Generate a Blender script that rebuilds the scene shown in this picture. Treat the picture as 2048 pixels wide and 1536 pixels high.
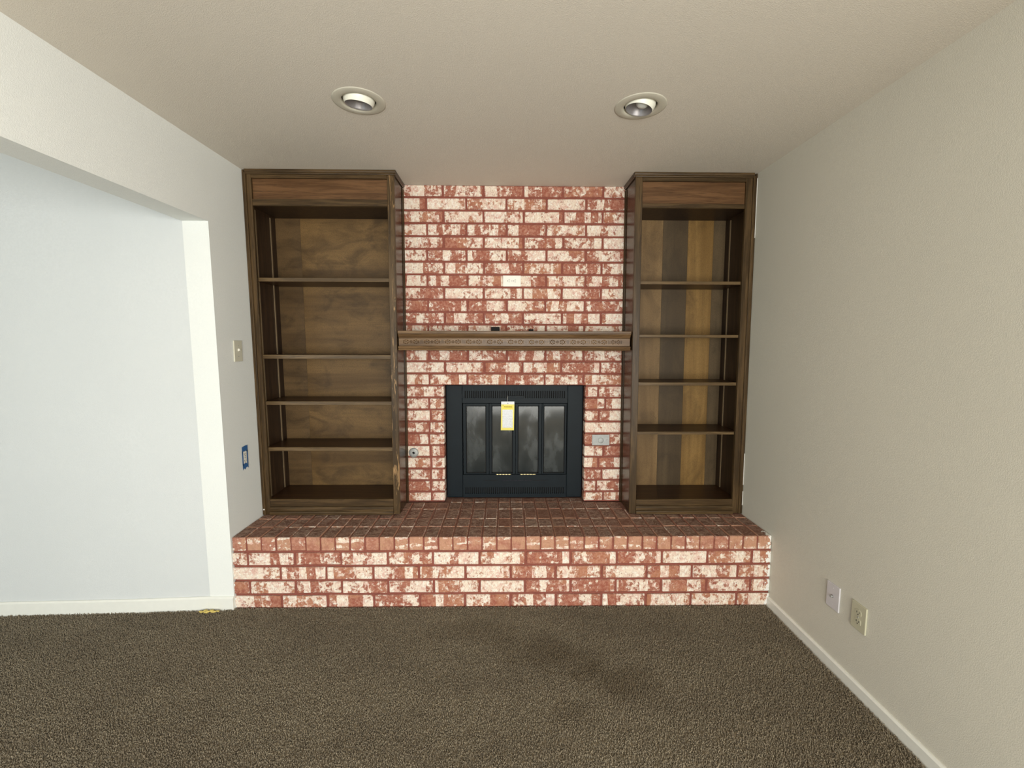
import bpy, bmesh, math, random
import numpy as np
from mathutils import Vector, Matrix
random.seed(7)
for o in list(bpy.data.objects): bpy.data.objects.remove(o)
SC = bpy.context.scene
COL = SC.collection
PI = math.pi

# ------------------------------------------------------------------ camera
CZ = 1.4813
cd = bpy.data.cameras.new('camera'); cam = bpy.data.objects.new('camera', cd); COL.objects.link(cam)
cd.sensor_fit = 'HORIZONTAL'; cd.sensor_width = 36.0; cd.lens = 880.83 / 2048 * 36.0
cd.clip_start = 0.02
R_ = Vector((0.99990067, -0.01385469, 0.00258845)); U_ = Vector((-0.00127213, 0.09418728, 0.99555368)); F_ = Vector((0.01403689, 0.99545809, -0.0941603))
M = Matrix((R_, U_, -F_)).transposed().to_4x4(); M.translation = Vector((0, 0, CZ))
cam.matrix_world = M
SC.camera = cam

# ------------------------------------------------------------------ light
w = bpy.data.worlds.new('daylight'); SC.world = w; w.use_nodes = True
w.node_tree.nodes['Background'].inputs[0].default_value = (0.75, 0.85, 1.0, 1)
w.node_tree.nodes['Background'].inputs[1].default_value = 1.0

def area(name, loc, rot, sx, sy, power, col, spread=PI):
    l = bpy.data.lights.new(name, 'AREA'); l.shape = 'RECTANGLE'; l.size = sx; l.size_y = sy
    l.energy = power; l.color = col; l.spread = spread
    o = bpy.data.objects.new(name, l); COL.objects.link(o); o.location = loc; o.rotation_euler = rot
    return o
# daylight entering through the window of this room, the one of the adjoining room and an unseen side window in the right wall
area('window_daylight', (0.35, -2.58, 1.13), (PI/2, 0, 0), 2.1, 1.84, 172, (1.0, 0.975, 0.90))
area('adjoining_window_daylight', (-3.4, -2.58, 1.15), (PI/2, 0, 0), 2.0, 1.9, 44, (0.72, 0.90, 1.0))
area('side_window_daylight', (1.462, -1.05, 1.30), (PI/2, 0, PI/2), 1.5, 1.3, 58, (0.93, 0.97, 1.0))
SC.view_settings.view_transform = 'Standard'
SC.view_settings.look = 'None'
SC.view_settings.exposure = 0.0
SC.view_settings.gamma = 1.0
SC.view_settings.use_curve_mapping = False

# ------------------------------------------------------------------ node helpers
class NT:
    def __init__(s, name):
        s.m = bpy.data.materials.new(name); s.m.use_nodes = True
        s.t = s.m.node_tree; s.b = s.t.nodes['Principled BSDF']
    def n(s, typ, ins=None, **kw):
        nd = s.t.nodes.new(typ)
        for k, v in kw.items(): setattr(nd, k, v)
        for k, v in (ins or {}).items(): s.set(nd, k, v)
        return nd
    def set(s, nd, k, v):
        i = nd.inputs[k]
        if isinstance(v, bpy.types.NodeSocket): s.t.links.new(v, i)
        elif isinstance(v, tuple) and len(v) == 3 and i.type == 'RGBA': i.default_value = (*v, 1)
        else: i.default_value = v
    def math(s, op, a, b=None, c=None, clamp=False):
        nd = s.n('ShaderNodeMath', operation=op, use_clamp=clamp); s.set(nd, 0, a)
        if b is not None: s.set(nd, 1, b)
        if c is not None: s.set(nd, 2, c)
        return nd.outputs[0]
    def vmath(s, op, a, b):
        nd = s.n('ShaderNodeVectorMath', operation=op); s.set(nd, 0, a); s.set(nd, 1, b); return nd.outputs[0]
    def noise(s, vec, scale, detail=2.0, rough=.5, dist=0.0):
        return s.n('ShaderNodeTexNoise', {'Vector': vec, 'Scale': scale, 'Detail': detail, 'Roughness': rough, 'Distortion': dist}).outputs['Fac']
    def ramp(s, x, lo, hi, a=0.0, b=1.0):
        nd = s.n('ShaderNodeMapRange', {'Value': x, 'From Min': lo, 'From Max': hi, 'To Min': a, 'To Max': b}, interpolation_type='SMOOTHSTEP'); return nd.outputs[0]
    def mix(s, f, a, b):
        nd = s.n('ShaderNodeMix', data_type='RGBA'); s.set(nd, 0, f); s.set(nd, 6, a); s.set(nd, 7, b); return nd.outputs[2]
    def objc(s): return s.n('ShaderNodeTexCoord').outputs['Object']
    def pos(s): return s.n('ShaderNodeNewGeometry').outputs['Position']
    def rand(s): return s.n('ShaderNodeObjectInfo').outputs['Random']
    def bump(s, h, strength=.3, dist=.002):
        s.set(s.b, 'Normal', s.n('ShaderNodeBump', {'Height': h, 'Strength': strength, 'Distance': dist}).outputs[0])
    def out(s, **kw):
        for k, v in kw.items(): s.set(s.b, k.replace('_', ' '), v)
        return s.m
def sc(nt, vec, x, y, z): return nt.vmath('MULTIPLY', vec, (x, y, z))

def plain(name, col, rough=.5, metal=0.0, var=.06, scale=30, spec=.5, coat=0.0, bump=0.0):
    n = NT(name); v = n.noise(n.objc(), scale, 4)
    c2 = tuple(max(0, c * (1 - var * 3)) for c in col); c1 = tuple(min(1, c * (1 + var)) for c in col)
    if bump: n.bump(n.noise(n.objc(), 400, 2), bump, .001)
    n.set(n.b, 'Specular IOR Level', spec); n.set(n.b, 'Coat Weight', coat)
    return n.out(Base_Color=n.mix(v, c2, c1), Roughness=rough, Metallic=metal)

def paint(name, col, tex=300, strength=.25, grime=0.0):
    n = NT(name); p = n.pos()
    a = n.noise(p, tex, 3, .6); b = n.noise(p, 1.3, 3, .5); g = n.noise(p, 90, 2)
    c = n.mix(n.ramp(b, .35, .7), tuple(x * .955 for x in col), col)
    c = n.mix(n.ramp(g, .3, .7), tuple(x * .965 for x in col), c)
    n.bump(n.math('ADD', n.ramp(a, .42, .62), n.math('MULTIPLY', n.noise(p, 420, 1), .5)), strength, .0015)
    n.set(n.b, 'Specular IOR Level', .25)
    return n.out(Base_Color=c, Roughness=.75)
M_wall = paint('wall_paint', (.66, .635, .55))
M_adj_shaded = paint('adjoining_wall_paint_shaded', (.665, .685, .68))  # duller copy of the left wall's tint: shade past the header painted in
M_wall_left_lit = paint('wall_paint_left_lit', (.82, .835, .80))  # lighter, cooler copy of the wall paint: stronger daylight put into the tint
M_ceil = paint('ceiling_paint', (.71, .66, .575), 330, .42)
M_trim = plain('trim_paint', (.80, .80, .74), .35, 0, .02)
M_black = plain('black_enamel', (.0075, .0125, .0165), .5, 0, .1, 12, spec=.15)
M_void = plain('dark_void', (.004, .004, .004), .9)
M_soot = plain('firebox_lining', (.05, .052, .05), .85, 0, .2, 8)

def brick_mat(name, white=.5, tan=0.0, base=((.30, .090, .056), (.40, .165, .090)), banded=True):
    n = NT(name); o = n.objc(); r = n.rand()
    off = n.n('ShaderNodeCombineXYZ', {0: n.math('MULTIPLY', r, 97.0), 1: n.math('MULTIPLY', r, 41.0), 2: n.math('MULTIPLY', r, 13.0)}).outputs[0]
    v = n.vmath('ADD', o, off)
    warp = n.n('ShaderNodeTexNoise', {'Vector': v, 'Scale': 40.0, 'Detail': 5.0}).outputs['Color']
    vw = n.vmath('ADD', v, n.vmath('MULTIPLY', n.vmath('SUBTRACT', warp, (.5, .5, .5)), (.010, .012, .016)))
    sepv = n.n('ShaderNodeSeparateXYZ', {0: vw})
    u = n.math('MULTIPLY', sepv.outputs[0 if banded else 2], 19.0 if banded else 60.0)
    u = n.math('ADD', u, n.math('MULTIPLY', n.noise(sc(n, v, 9, 9, 1.5 if banded else 9), 1, 1), 2.2))
    blk = n.n('ShaderNodeTexWhiteNoise', {'W': n.math('FLOOR', u)}, noise_dimensions='1D').outputs['Value']
    fine = n.noise(sc(n, vw, 75, 6, 9 if banded else 75), 1.0, 2, .6)
    bands = n.math('ADD', n.math('MULTIPLY', blk, .62), n.math('MULTIPLY', fine, .38))
    blot = n.noise(vw, 38, 6, .70)
    big = n.noise(v, 11, 2)
    s = n.math('ADD', n.math('MULTIPLY', bands, .50), n.math('MULTIPLY', blot, 1.10))
    s = n.math('ADD', s, n.math('MULTIPLY', big, .35))
    s = n.math('ADD', s, n.math('MULTIPLY', n.math('SUBTRACT', n.math('FRACT', n.math('MULTIPLY', r, 7.31)), .5), .12))
    mask = n.ramp(s, 1.02 - (white - .5) * .35, 1.13 - (white - .5) * .35)
    speck = n.math('MAXIMUM', n.ramp(n.noise(sc(n, vw, 190, 60, 95), 1, 4, .7), .56, .63), n.math('MULTIPLY', n.ramp(n.noise(sc(n, vw, 240, 9, 26), 1, 2, .6), .60, .68), .8))
    vein = n.ramp(n.noise(sc(n, vw, 120, 60, 60), 1, 4, .7), .30, .40, 1.0, 0.0)
    rr = n.math('FRACT', n.math('MULTIPLY', r, 3.7))
    tanf = n.ramp(n.math('ADD', n.noise(v, 16, 3), n.math('MULTIPLY', n.math('SUBTRACT', rr, .5), .35)), .47 - tan, .70 - tan)
    red = n.mix(tanf, base[0], base[1])
    red = n.mix(n.math('MULTIPLY', n.ramp(n.noise(v, 70, 4, .7), .40, .65), .55), red, (.56, .30, .21))
    wh = n.mix(n.ramp(n.noise(v, 26, 4, .6), .42, .66), (.84, .73, .60), (.72, .48, .40))
    wh = n.mix(n.ramp(n.noise(v, 60, 2), .5, .62), wh, (.90, .84, .74))
    col = n.mix(n.math('MULTIPLY', mask, .90), red, wh)
    col = n.mix(n.math('MULTIPLY', speck, .62), col, (.33, .15, .105))
    col = n.mix(n.math('MULTIPLY', vein, .5), col, (.28, .12, .08))
    # settled dust and soot on upward faces of the bricks
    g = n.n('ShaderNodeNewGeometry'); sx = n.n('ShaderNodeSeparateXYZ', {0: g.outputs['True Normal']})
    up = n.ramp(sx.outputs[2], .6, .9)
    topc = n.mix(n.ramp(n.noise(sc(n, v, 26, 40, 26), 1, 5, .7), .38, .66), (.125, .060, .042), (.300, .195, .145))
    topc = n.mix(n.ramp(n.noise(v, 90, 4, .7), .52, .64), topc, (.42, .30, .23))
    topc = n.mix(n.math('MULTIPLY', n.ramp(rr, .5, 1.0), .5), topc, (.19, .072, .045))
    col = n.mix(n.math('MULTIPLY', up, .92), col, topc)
    # splashes of wall paint where the bricks meet the side walls
    px = n.n('ShaderNodeSeparateXYZ', {0: g.outputs['Position']}); X = px.outputs[0]
    edge = n.math('MAXIMUM', n.ramp(X, 1.425, 1.482), n.ramp(X, -1.485, -1.505))
    edge = n.math('MULTIPLY', edge, n.ramp(px.outputs[1], 2.46, 2.36))
    pm = n.ramp(n.math('ADD', n.noise(g.outputs['Position'], 38, 4, .65), n.math('MULTIPLY', edge, .32)), .74, .79)
    pm = n.math('MULTIPLY', pm, n.ramp(edge, 0.0, .15))
    col = n.mix(pm, col, (.82, .81, .77))
    n.bump(n.math('ADD', n.math('MULTIPLY', n.noise(vw, 90, 4, .7), 1.0), n.math('MULTIPLY', mask, .3)), .55, .003)
    n.set(n.b, 'Specular IOR Level', .3)
    return n.out(Base_Color=col, Roughness=.8)
M_brick = brick_mat('whitewashed_brick', .88)
M_brick_h = brick_mat('whitewashed_hearth_brick', .86, .03)
M_rowlock = brick_mat('tan_edge_brick', .42, .10, ((.36, .145, .095), (.46, .245, .150)), banded=False)

def mortar_mat():
    n = NT('red_mortar'); p = n.pos()
    c = n.mix(n.noise(p, 45, 5, .7), (.185, .046, .031), (.30, .095, .066))
    g = n.n('ShaderNodeNewGeometry'); sx = n.n('ShaderNodeSeparateXYZ', {0: g.outputs['True Normal']})
    up = n.ramp(sx.outputs[2], .6, .9)
    c = n.mix(up, c, n.mix(n.noise(p, 30, 4), (.15, .062, .042), (.30, .155, .11)))
    n.bump(n.noise(p, 180, 4, .7), .7, .003)
    return n.out(Base_Color=c, Roughness=.9)
M_mortar = mortar_mat()

def wood(name, dark, light, axis='z', rough=.38, blotch=0.0, wear=0.0, gscale=1.0, coat=.04):
    n = NT(name); o = n.pos(); r = n.rand()
    o = n.vmath('ADD', o, n.n('ShaderNodeCombineXYZ', {0: n.math('MULTIPLY', r, 3.0), 1: 0.0, 2: n.math('MULTIPLY', r, 5.0)}).outputs[0])
    s = {'x': (2.2, 40, 40), 'y': (40, 2.2, 40), 'z': (40, 40, 2.2)}[axis]
    g = n.noise(sc(n, o, *[k * gscale for k in s]), 1, 5, .62, .6)
    f = n.noise(sc(n, o, *[k * 5 * gscale for k in s]), 1, 3, .6)
    c = n.mix(n.ramp(g, .36, .66), dark, light)
    c = n.mix(n.math('MULTIPLY', n.ramp(f, .50, .68), .18 if blotch else .5), c, tuple(x * .45 for x in dark))
    if blotch:
        k = n.noise(n.pos(), 260, 2, .6); c = n.mix(n.math('MULTIPLY', n.ramp(k, .45, .65), .35), c, tuple(x * .5 for x in dark))
        b = n.noise(sc(n, o, 5, 5, 9) if axis == 'x' else sc(n, o, 7, 7, 4), 1, 4, .6, .8)
        c = n.mix(n.math('MULTIPLY', n.ramp(b, .42, .70), blotch), c, tuple(x * .42 for x in dark))
    if wear:
        q = n.noise(sc(n, n.pos(), 90, 90, 7), 1, 4, .65, 1.0); reg = n.noise(sc(n, n.pos(), 3, 3, 2.2), 1, 1)
        c = n.mix(n.math('MULTIPLY', n.ramp(n.math('ADD', q, n.math('MULTIPLY', reg, .5)), .84, .92), wear), c, (.40, .24, .11))
    n.bump(n.math('ADD', g, f), .25, .0008)
    n.set(n.b, 'Coat Weight', coat); n.set(n.b, 'Coat Roughness', .25); n.set(n.b, 'Specular IOR Level', .28)
    return n.out(Base_Color=c, Roughness=rough)
D, L = (.041, .0235, .009), (.100, .060, .025)
W_z = wood('stained_oak_upright', D, L, 'z')
W_zw = wood('stained_oak_worn', D, L, 'z', wear=.85)
W_x = wood('stained_oak_rail', D, L, 'x')
W_shelf_shaded = wood('shaded_oak_shelf', (.030, .012, .005), (.060, .026, .010), 'x', .36)  # darker than the frame oak: shade inside the bays painted into the colour
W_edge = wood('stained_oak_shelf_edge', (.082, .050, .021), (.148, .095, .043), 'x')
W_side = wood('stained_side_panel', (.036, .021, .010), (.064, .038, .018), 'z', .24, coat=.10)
W_in_shaded = wood('shaded_inner_side', (.024, .012, .006), (.046, .024, .011), 'z', .45)  # darkest oak: the unlit bay interior is put into the colour
W_head = wood('header_panel_wood', (.085, .040, .015), (.150, .075, .031), 'x', .4)
W_mantel = wood('mantel_oak', (.095, .052, .023), (.190, .111, .052), 'x', .36, gscale=.8)
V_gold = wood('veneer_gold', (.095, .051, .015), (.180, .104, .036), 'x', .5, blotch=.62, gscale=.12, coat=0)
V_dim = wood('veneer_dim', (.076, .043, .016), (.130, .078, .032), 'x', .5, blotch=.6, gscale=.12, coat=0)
V_r_light = wood('veneer_light_leaf', (.150, .088, .034), (.255, .160, .070), 'z', .5, blotch=.55, gscale=.14, coat=0)
V_r_dark = wood('veneer_grey_leaf', (.070, .045, .021), (.108, .073, .036), 'z', .5, blotch=.4, gscale=.14, coat=0)
V_r_mid = wood('veneer_gold_leaf', (.160, .086, .022), (.275, .160, .050), 'z', .5, blotch=.55, gscale=.14, coat=0)
M_standard = plain('shelf_standard_metal', (.30, .22, .13), .4, .6)
M_caulk = plain('white_caulk', (.72, .70, .66), .6)
M_white = plain('white_plastic', (.80, .78, .70), .35, 0, .01)
M_almond = plain('almond_plastic', (.52, .50, .37), .35, 0, .02)
M_ivory = plain('ivory_switch_plastic', (.62, .60, .48), .35, 0, .02)
M_lilac = plain('cool_white_plastic', (.62, .60, .62), .35, 0, .01)
M_slot = plain('slot_black', (.02, .02, .018), .6)
M_steel = plain('brushed_steel', (.40, .41, .40), .55, .35, .10, 60)
M_brass = plain('aged_brass', (.75, .62, .32), .3, .9)
M_ring = plain('light_trim_enamel', (.56, .53, .44), .7, 0, .05, 14)
M_eye = plain('eyeball_white', (.84, .83, .72), .35, 0, .03)
M_can = plain('reflector_grey', (.30, .28, .28), .35, .3, .15, 40)
M_bulb = plain('frosted_bulb', (.62, .64, .60), .25)
M_tape = plain('blue_painters_tape', (.035, .13, .33), .6, 0, .08)
M_blackp = plain('black_plastic', (.008, .007, .006), .6, spec=.2)
M_foam = plain('yellow_carpet_pad', (.72, .56, .16), .9, 0, .2, 90, bump=.5)

def glass_mat():
    n = NT('hazed_glass'); p = n.pos()
    d = n.ramp(n.noise(sc(n, p, 9, 9, 5), 1, 5, .6), .35, .7)
    c = n.mix(d, (.020, .027, .030), (.058, .068, .070))  # grey mottling: dust plus the room's reflected haze painted into the base colour
    n.set(n.b, 'Specular IOR Level', .42); n.set(n.b, 'IOR', 1.5); n.set(n.b, 'Transmission Weight', .3)
    return n.out(Base_Color=c, Roughness=n.ramp(d, 0, 1, .10, .22))
M_glass = glass_mat()
def clear_glass():
    n = NT('window_glass'); n.set(n.b, 'Transmission Weight', 1.0); n.set(n.b, 'IOR', 1.05)
    return n.out(Base_Color=(1, 1, 1), Roughness=0.0)
M_clear = clear_glass()

def carpet_mat(name, k=1.0):
    n = NT(name); p = n.pos()
    a = n.noise(p, 240, 2, .6); b = n.noise(p, 14, 4, .6); c0 = n.noise(sc(n, p, 1.3, 2.6, 1), 1, 3, .55)
    c = n.mix(n.ramp(a, .32, .68), (.062 * k, .050 * k, .034 * k), (.172 * k, .145 * k, .104 * k))
    c = n.mix(n.math('MULTIPLY', n.ramp(b, .45, .75), .35), c, (.065 * k, .050 * k, .034 * k))
    c = n.mix(n.math('MULTIPLY', n.ramp(c0, .40, .66), .30), c, (.060 * k, .047 * k, .033 * k))
    # spilled stains
    for (x, y, rx, ry, s) in ((.17, 1.98, .22, .13, .40), (.50, 1.80, .19, .11, .45), (.33, 1.92, .15, .13, .22), (-.15, 2.14, .3, .10, .25), (.25, 1.63, .12, .07, .25)):
        d = n.vmath('MULTIPLY', n.vmath('SUBTRACT', p, (x, y, 0)), (1 / rx, 1 / ry, 0))
        ln = n.n('ShaderNodeVectorMath', {0: d}, operation='LENGTH').outputs['Value']
        m = n.ramp(n.math('ADD', ln, n.math('MULTIPLY', n.math('SUBTRACT', n.noise(p, 7, 4, .6), .5), 2.2)), .35, 1.25, min(1, s * 1.2), 0.0)
        c = n.mix(m, c, (.050 * k, .036 * k, .021 * k))
    n.set(n.b, 'Specular IOR Level', .1); n.set(n.b, 'Sheen Weight', .08)
    return n.out(Base_Color=c, Roughness=.95)
M_carpet = carpet_mat('brown_carpet', 2.4)

def tag_mat():
    n = NT('warning_tag_print'); t = n.n('ShaderNodeTexCoord').outputs['Generated']
    s = n.n('ShaderNodeSeparateXYZ', {0: t}); x, z = s.outputs[0], s.outputs[2]
    inx = n.math('MULTIPLY', n.math('GREATER_THAN', x, .12), n.math('LESS_THAN', x, .88))
    inz = n.math('MULTIPLY', n.math('GREATER_THAN', z, .09), n.math('LESS_THAN', z, .72))
    top = n.math('GREATER_THAN', z, .90)
    wh = n.math('MAXIMUM', n.math('MULTIPLY', inx, inz), top)
    lines = n.math('GREATER_THAN', n.math('FRACT', n.math('MULTIPLY', z, 26.0)), .55)
    words = n.math('GREATER_THAN', n.noise(sc(n, t, 14, 1, 26), 1, 1), .47)
    ink = n.math('MULTIPLY', n.math('MULTIPLY', lines, words), n.math('MULTIPLY', n.math('MULTIPLY', inx, inz), .38))
    c = n.mix(wh, (.80, .70, .14), (.74, .76, .78)); c = n.mix(ink, c, (.25, .25, .28))
    band = n.math('MULTIPLY', n.math('GREATER_THAN', z, .745), n.math('LESS_THAN', z, .86))
    c = n.mix(n.math('MULTIPLY', n.math('MULTIPLY', band, inx), .8), c, (.92, .70, .03))
    return n.out(Base_Color=c, Roughness=.5)
M_tag = tag_mat()

# ------------------------------------------------------------------ geometry helpers
WO = {}
def world_of(o): return WO.get(o.name, Vector((0, 0, 0))) if o else Vector((0, 0, 0))
def props(o, label=None, cat=None, group=None, kind=None):
    if label: o['label'] = label
    if cat: o['category'] = cat
    if group: o['group'] = group
    if kind: o['kind'] = kind
    return o
def link(o, parent, wpos):
    COL.objects.link(o)
    if parent: o.parent = parent
    o.location = wpos - world_of(parent); WO[o.name] = wpos
def empty(name, loc, label=None, cat=None, group=None, kind=None):
    o = bpy.data.objects.new(name, None); o.empty_display_size = .05; link(o, None, Vector(loc)); return props(o, label, cat, group, kind)
def obj(name, bm, mat, parent=None, label=None, cat=None, group=None, kind=None, smooth=False, center=True, warp=None):
    if warp:
        for v in bm.verts: v.co = warp(v.co)
    if center:
        lo = Vector([min(v.co[i] for v in bm.verts) for i in range(3)]); hi = Vector([max(v.co[i] for v in bm.verts) for i in range(3)])
        c = (lo + hi) / 2
    else: c = Vector((0, 0, 0))
    for v in bm.verts: v.co -= c
    bmesh.ops.recalc_face_normals(bm, faces=bm.faces)
    me = bpy.data.meshes.new(name); bm.to_mesh(me); bm.free()
    if smooth:
        for p in me.polygons: p.use_smooth = True
    if mat: me.materials.append(mat)
    o = bpy.data.objects.new(name, me); link(o, parent, c); return props(o, label, cat, group, kind)
def addbox(bm, x0, x1, y0, y1, z0, z1, bev=0.0, seg=1):
    b2 = bmesh.new(); r = bmesh.ops.create_cube(b2, size=1)
    for v in b2.verts: v.co = Vector(((x0 + x1) / 2 + v.co.x * (x1 - x0), (y0 + y1) / 2 + v.co.y * (y1 - y0), (z0 + z1) / 2 + v.co.z * (z1 - z0)))
    if bev: bmesh.ops.bevel(b2, geom=b2.edges[:], offset=bev, segments=seg, affect='EDGES', profile=.6)
    me = bpy.data.meshes.new('t'); b2.to_mesh(me); b2.free(); bm.from_mesh(me); bpy.data.meshes.remove(me)
    return bm
def box(x0, x1, y0, y1, z0, z1, bev=0.0, seg=1): return addbox(bmesh.new(), x0, x1, y0, y1, z0, z1, bev, seg)
def prism_x(prof, x0, x1):
    "closed profile of (y,z) extruded along x"
    bm = bmesh.new(); a = [bm.verts.new((x0, y, z)) for y, z in prof]; b = [bm.verts.new((x1, y, z)) for y, z in prof]
    n = len(prof); bm.faces.new(a); bm.faces.new(b[::-1])
    for i in range(n): bm.faces.new((a[i], b[i], b[(i + 1) % n], a[(i + 1) % n]))
    return bm
def prism_z(prof, z0, z1):
    bm = bmesh.new(); a = [bm.verts.new((x, y, z0)) for x, y in prof]; b = [bm.verts.new((x, y, z1)) for x, y in prof]
    n = len(prof); bm.faces.new(a); bm.faces.new(b[::-1])
    for i in range(n): bm.faces.new((a[i], b[i], b[(i + 1) % n], a[(i + 1) % n]))
    return bm
def cyl(bm, p0, p1, r0, r1=None, seg=20, caps=True):
    r1 = r0 if r1 is None else r1; p0, p1 = Vector(p0), Vector(p1); d = (p1 - p0).normalized()
    a = d.orthogonal().normalized(); b = d.cross(a)
    A = [bm.verts.new(p0 + (a * math.cos(t) + b * math.sin(t)) * r0) for t in [2 * PI * i / seg for i in range(seg)]]
    B = [bm.verts.new(p1 + (a * math.cos(t) + b * math.sin(t)) * r1) for t in [2 * PI * i / seg for i in range(seg)]]
    for i in range(seg): bm.faces.new((A[i], A[(i + 1) % seg], B[(i + 1) % seg], B[i]))
    if caps: bm.faces.new(A[::-1]); bm.faces.new(B)
    return bm
def lathe(prof, origin, axis, seg=40):
    "open profile of (r,h) spun about axis through origin"
    bm = bmesh.new(); o = Vector(origin); d = Vector(axis).normalized(); a = d.orthogonal().normalized(); b = d.cross(a); rings = []
    for r, h in prof:
        if r < 1e-5: rings.append([bm.verts.new(o + d * h)])
        else: rings.append([bm.verts.new(o + d * h + (a * math.cos(2 * PI * i / seg) + b * math.sin(2 * PI * i / seg)) * r) for i in range(seg)])
    for p, q in zip(rings, rings[1:]):
        for i in range(seg):
            j = (i + 1) % seg
            if len(p) == 1 and len(q) == 1: continue
            if len(p) == 1: bm.faces.new((p[0], q[i], q[j]))
            elif len(q) == 1: bm.faces.new((p[i], p[j], q[0]))
            else: bm.faces.new((p[i], p[j], q[j], q[i]))
    return bm

# key planes of the room, metres
C, HH = 2.4678, .4122
YB, YW, YH = 2.661, 2.889, 2.3423
# the house is slightly out of plumb: uprights lean a few millimetres per metre
LX = [-1.6, -1.5, -.65, 0, .76, 1.48, 1.6]; LK = [-.0095, -.0095, .0035, 0, -.0080, -.0062, -.0062]
def lean(co):
    k = float(np.interp(co.x, LX, LK)); return Vector((co.x + k * (co.z - .41), co.y, co.z))
def tilt(k):
    return lambda co: Vector((co.x + k * (co.z - .41), co.y, co.z))
XL, XR = -1.503, 1.485

# ------------------------------------------------------------------ structure
obj('floor', box(-5.2, 1.75, -2.9, 3.2, -.12, .0), M_carpet, kind='structure')
# ceiling with the two openings for the recessed lamps
LAMPS = [(-.606, 1.924), (.563, 1.941)]
bm = bmesh.new(); ed = []
def loop(pts):
    vs = [bm.verts.new((x, y, C)) for x, y in pts]
    for i in range(len(vs)): ed.append(bm.edges.new((vs[i], vs[(i + 1) % len(vs)])))
loop([(-5.2, -2.9), (1.75, -2.9), (1.75, 3.2), (-5.2, 3.2)])
for lx, ly in LAMPS: loop([(lx + .082 * math.cos(t), ly + .082 * math.sin(t)) for t in [2 * PI * i / 32 for i in range(32)]])
bmesh.ops.triangle_fill(bm, use_beauty=True, edges=ed)
g = bmesh.ops.extrude_face_region(bm, geom=bm.faces[:])
for v in [e for e in g['geom'] if isinstance(e, bmesh.types.BMVert)]: v.co.z += .12
ceil = obj('ceiling', bm, M_ceil, kind='structure')
# left wall: stub beside the bookcase and the long header over the wide opening, one body
bm = bmesh.new()
prof = [(2.335, 0), (3.06, 0), (3.06, C), (-2.6, C), (-2.6, 2.094), (2.335, 2.094)]
a = [bm.verts.new((XL, y, z)) for y, z in prof]; b = [bm.verts.new((XL - .132, y, z)) for y, z in prof]
bm.faces.new(a); bm.faces.new(b[::-1])
for i in range(6): bm.faces.new((a[i], b[i], b[(i + 1) % 6], a[(i + 1) % 6]))
obj('wall_left', bm, M_wall_left_lit, kind='structure', warp=tilt(-.0095))
bm = bmesh.new()      # with a window beside the camera, out of view
for y0_, y1_, z0_, z1_ in ((-2.6, -1.85, 0, C), (-1.85, -.25, 0, .6), (-1.85, -.25, 2.0, C), (-.25, 3.06, 0, C)): addbox(bm, XR, XR + .12, y0_, y1_, z0_, z1_)
bmesh.ops.remove_doubles(bm, verts=bm.verts[:], dist=.0001)
obj('wall_right', bm, M_wall, kind='structure', warp=tilt(-.0062))
# adjoining room's wall, slightly skewed towards the camera on the left
bm = prism_z([(-1.605, 2.3385), (-1.637, 2.337), (-1.99, 2.316), (-5.1, 2.22), (-5.1, 2.42), (-1.605, 2.45)], 0, C)
obj('wall_adjoining', bm, M_adj_shaded, kind='structure')
obj('wall_side', box(-5.2, -5.1, -2.9, 2.4, 0, C), M_wall, kind='structure')
# rear wall behind the camera with two windows
bm = bmesh.new()
WIN = [(-4.4, -2.4, .2, 2.1), (-.70, 1.40, .20, 2.06)]
xs = [-5.2, -4.4, -2.4, -.70, 1.40, 1.75]
for i, (x0, x1) in enumerate(zip(xs, xs[1:])):
    if i in (1, 3):
        wv = WIN[0] if i == 1 else WIN[1]; addbox(bm, x0, x1, -2.72, -2.6, 0, wv[2]); addbox(bm, x0, x1, -2.72, -2.6, wv[3], C)
    else: addbox(bm, x0, x1, -2.72, -2.6, 0, C)
obj('wall_rear', bm, M_wall, kind='structure')
for k, (x0, x1, z0, z1) in enumerate(WIN):
    wr = empty('window_%d' % (k + 1), ((x0 + x1) / 2, -2.66, z0), kind='structure')
    bm = bmesh.new(); t = .05
    for a_ in ((x0, x1, z0, z0 + t), (x0, x1, z1 - t, z1), (x0, x0 + t, z0 + t, z1 - t), (x1 - t, x1, z0 + t, z1 - t), ((x0 + x1) / 2 - .025, (x0 + x1) / 2 + .025, z0 + t, z1 - t)):
        addbox(bm, a_[0], a_[1], -2.70, -2.65, a_[2], a_[3])
    obj('window_frame', bm, M_trim, wr)
    obj('pane', box(x0 + t, (x0 + x1) / 2 - .025, -2.678, -2.674, z0 + t, z1 - t), M_clear, wr)
    obj('pane', box((x0 + x1) / 2 + .025, x1 - t, -2.678, -2.674, z0 + t, z1 - t), M_clear, wr)

wr = empty('window_3', (1.54, -1.05, .6), kind='structure')
bm = bmesh.new(); t = .045
for a_ in ((-1.84, -.26, .61, .61 + t), (-1.84, -.26, 1.99 - t, 1.99), (-1.84, -1.84 + t, .61 + t, 1.99 - t), (-.26 - t, -.26, .61 + t, 1.99 - t)): addbox(bm, 1.515, 1.56, a_[0], a_[1], a_[2], a_[3])
obj('window_frame', bm, M_trim, wr)
obj('pane', box(1.535, 1.539, -1.84 + t, -.26 - t, .61 + t, 1.99 - t), M_clear, wr)

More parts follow.
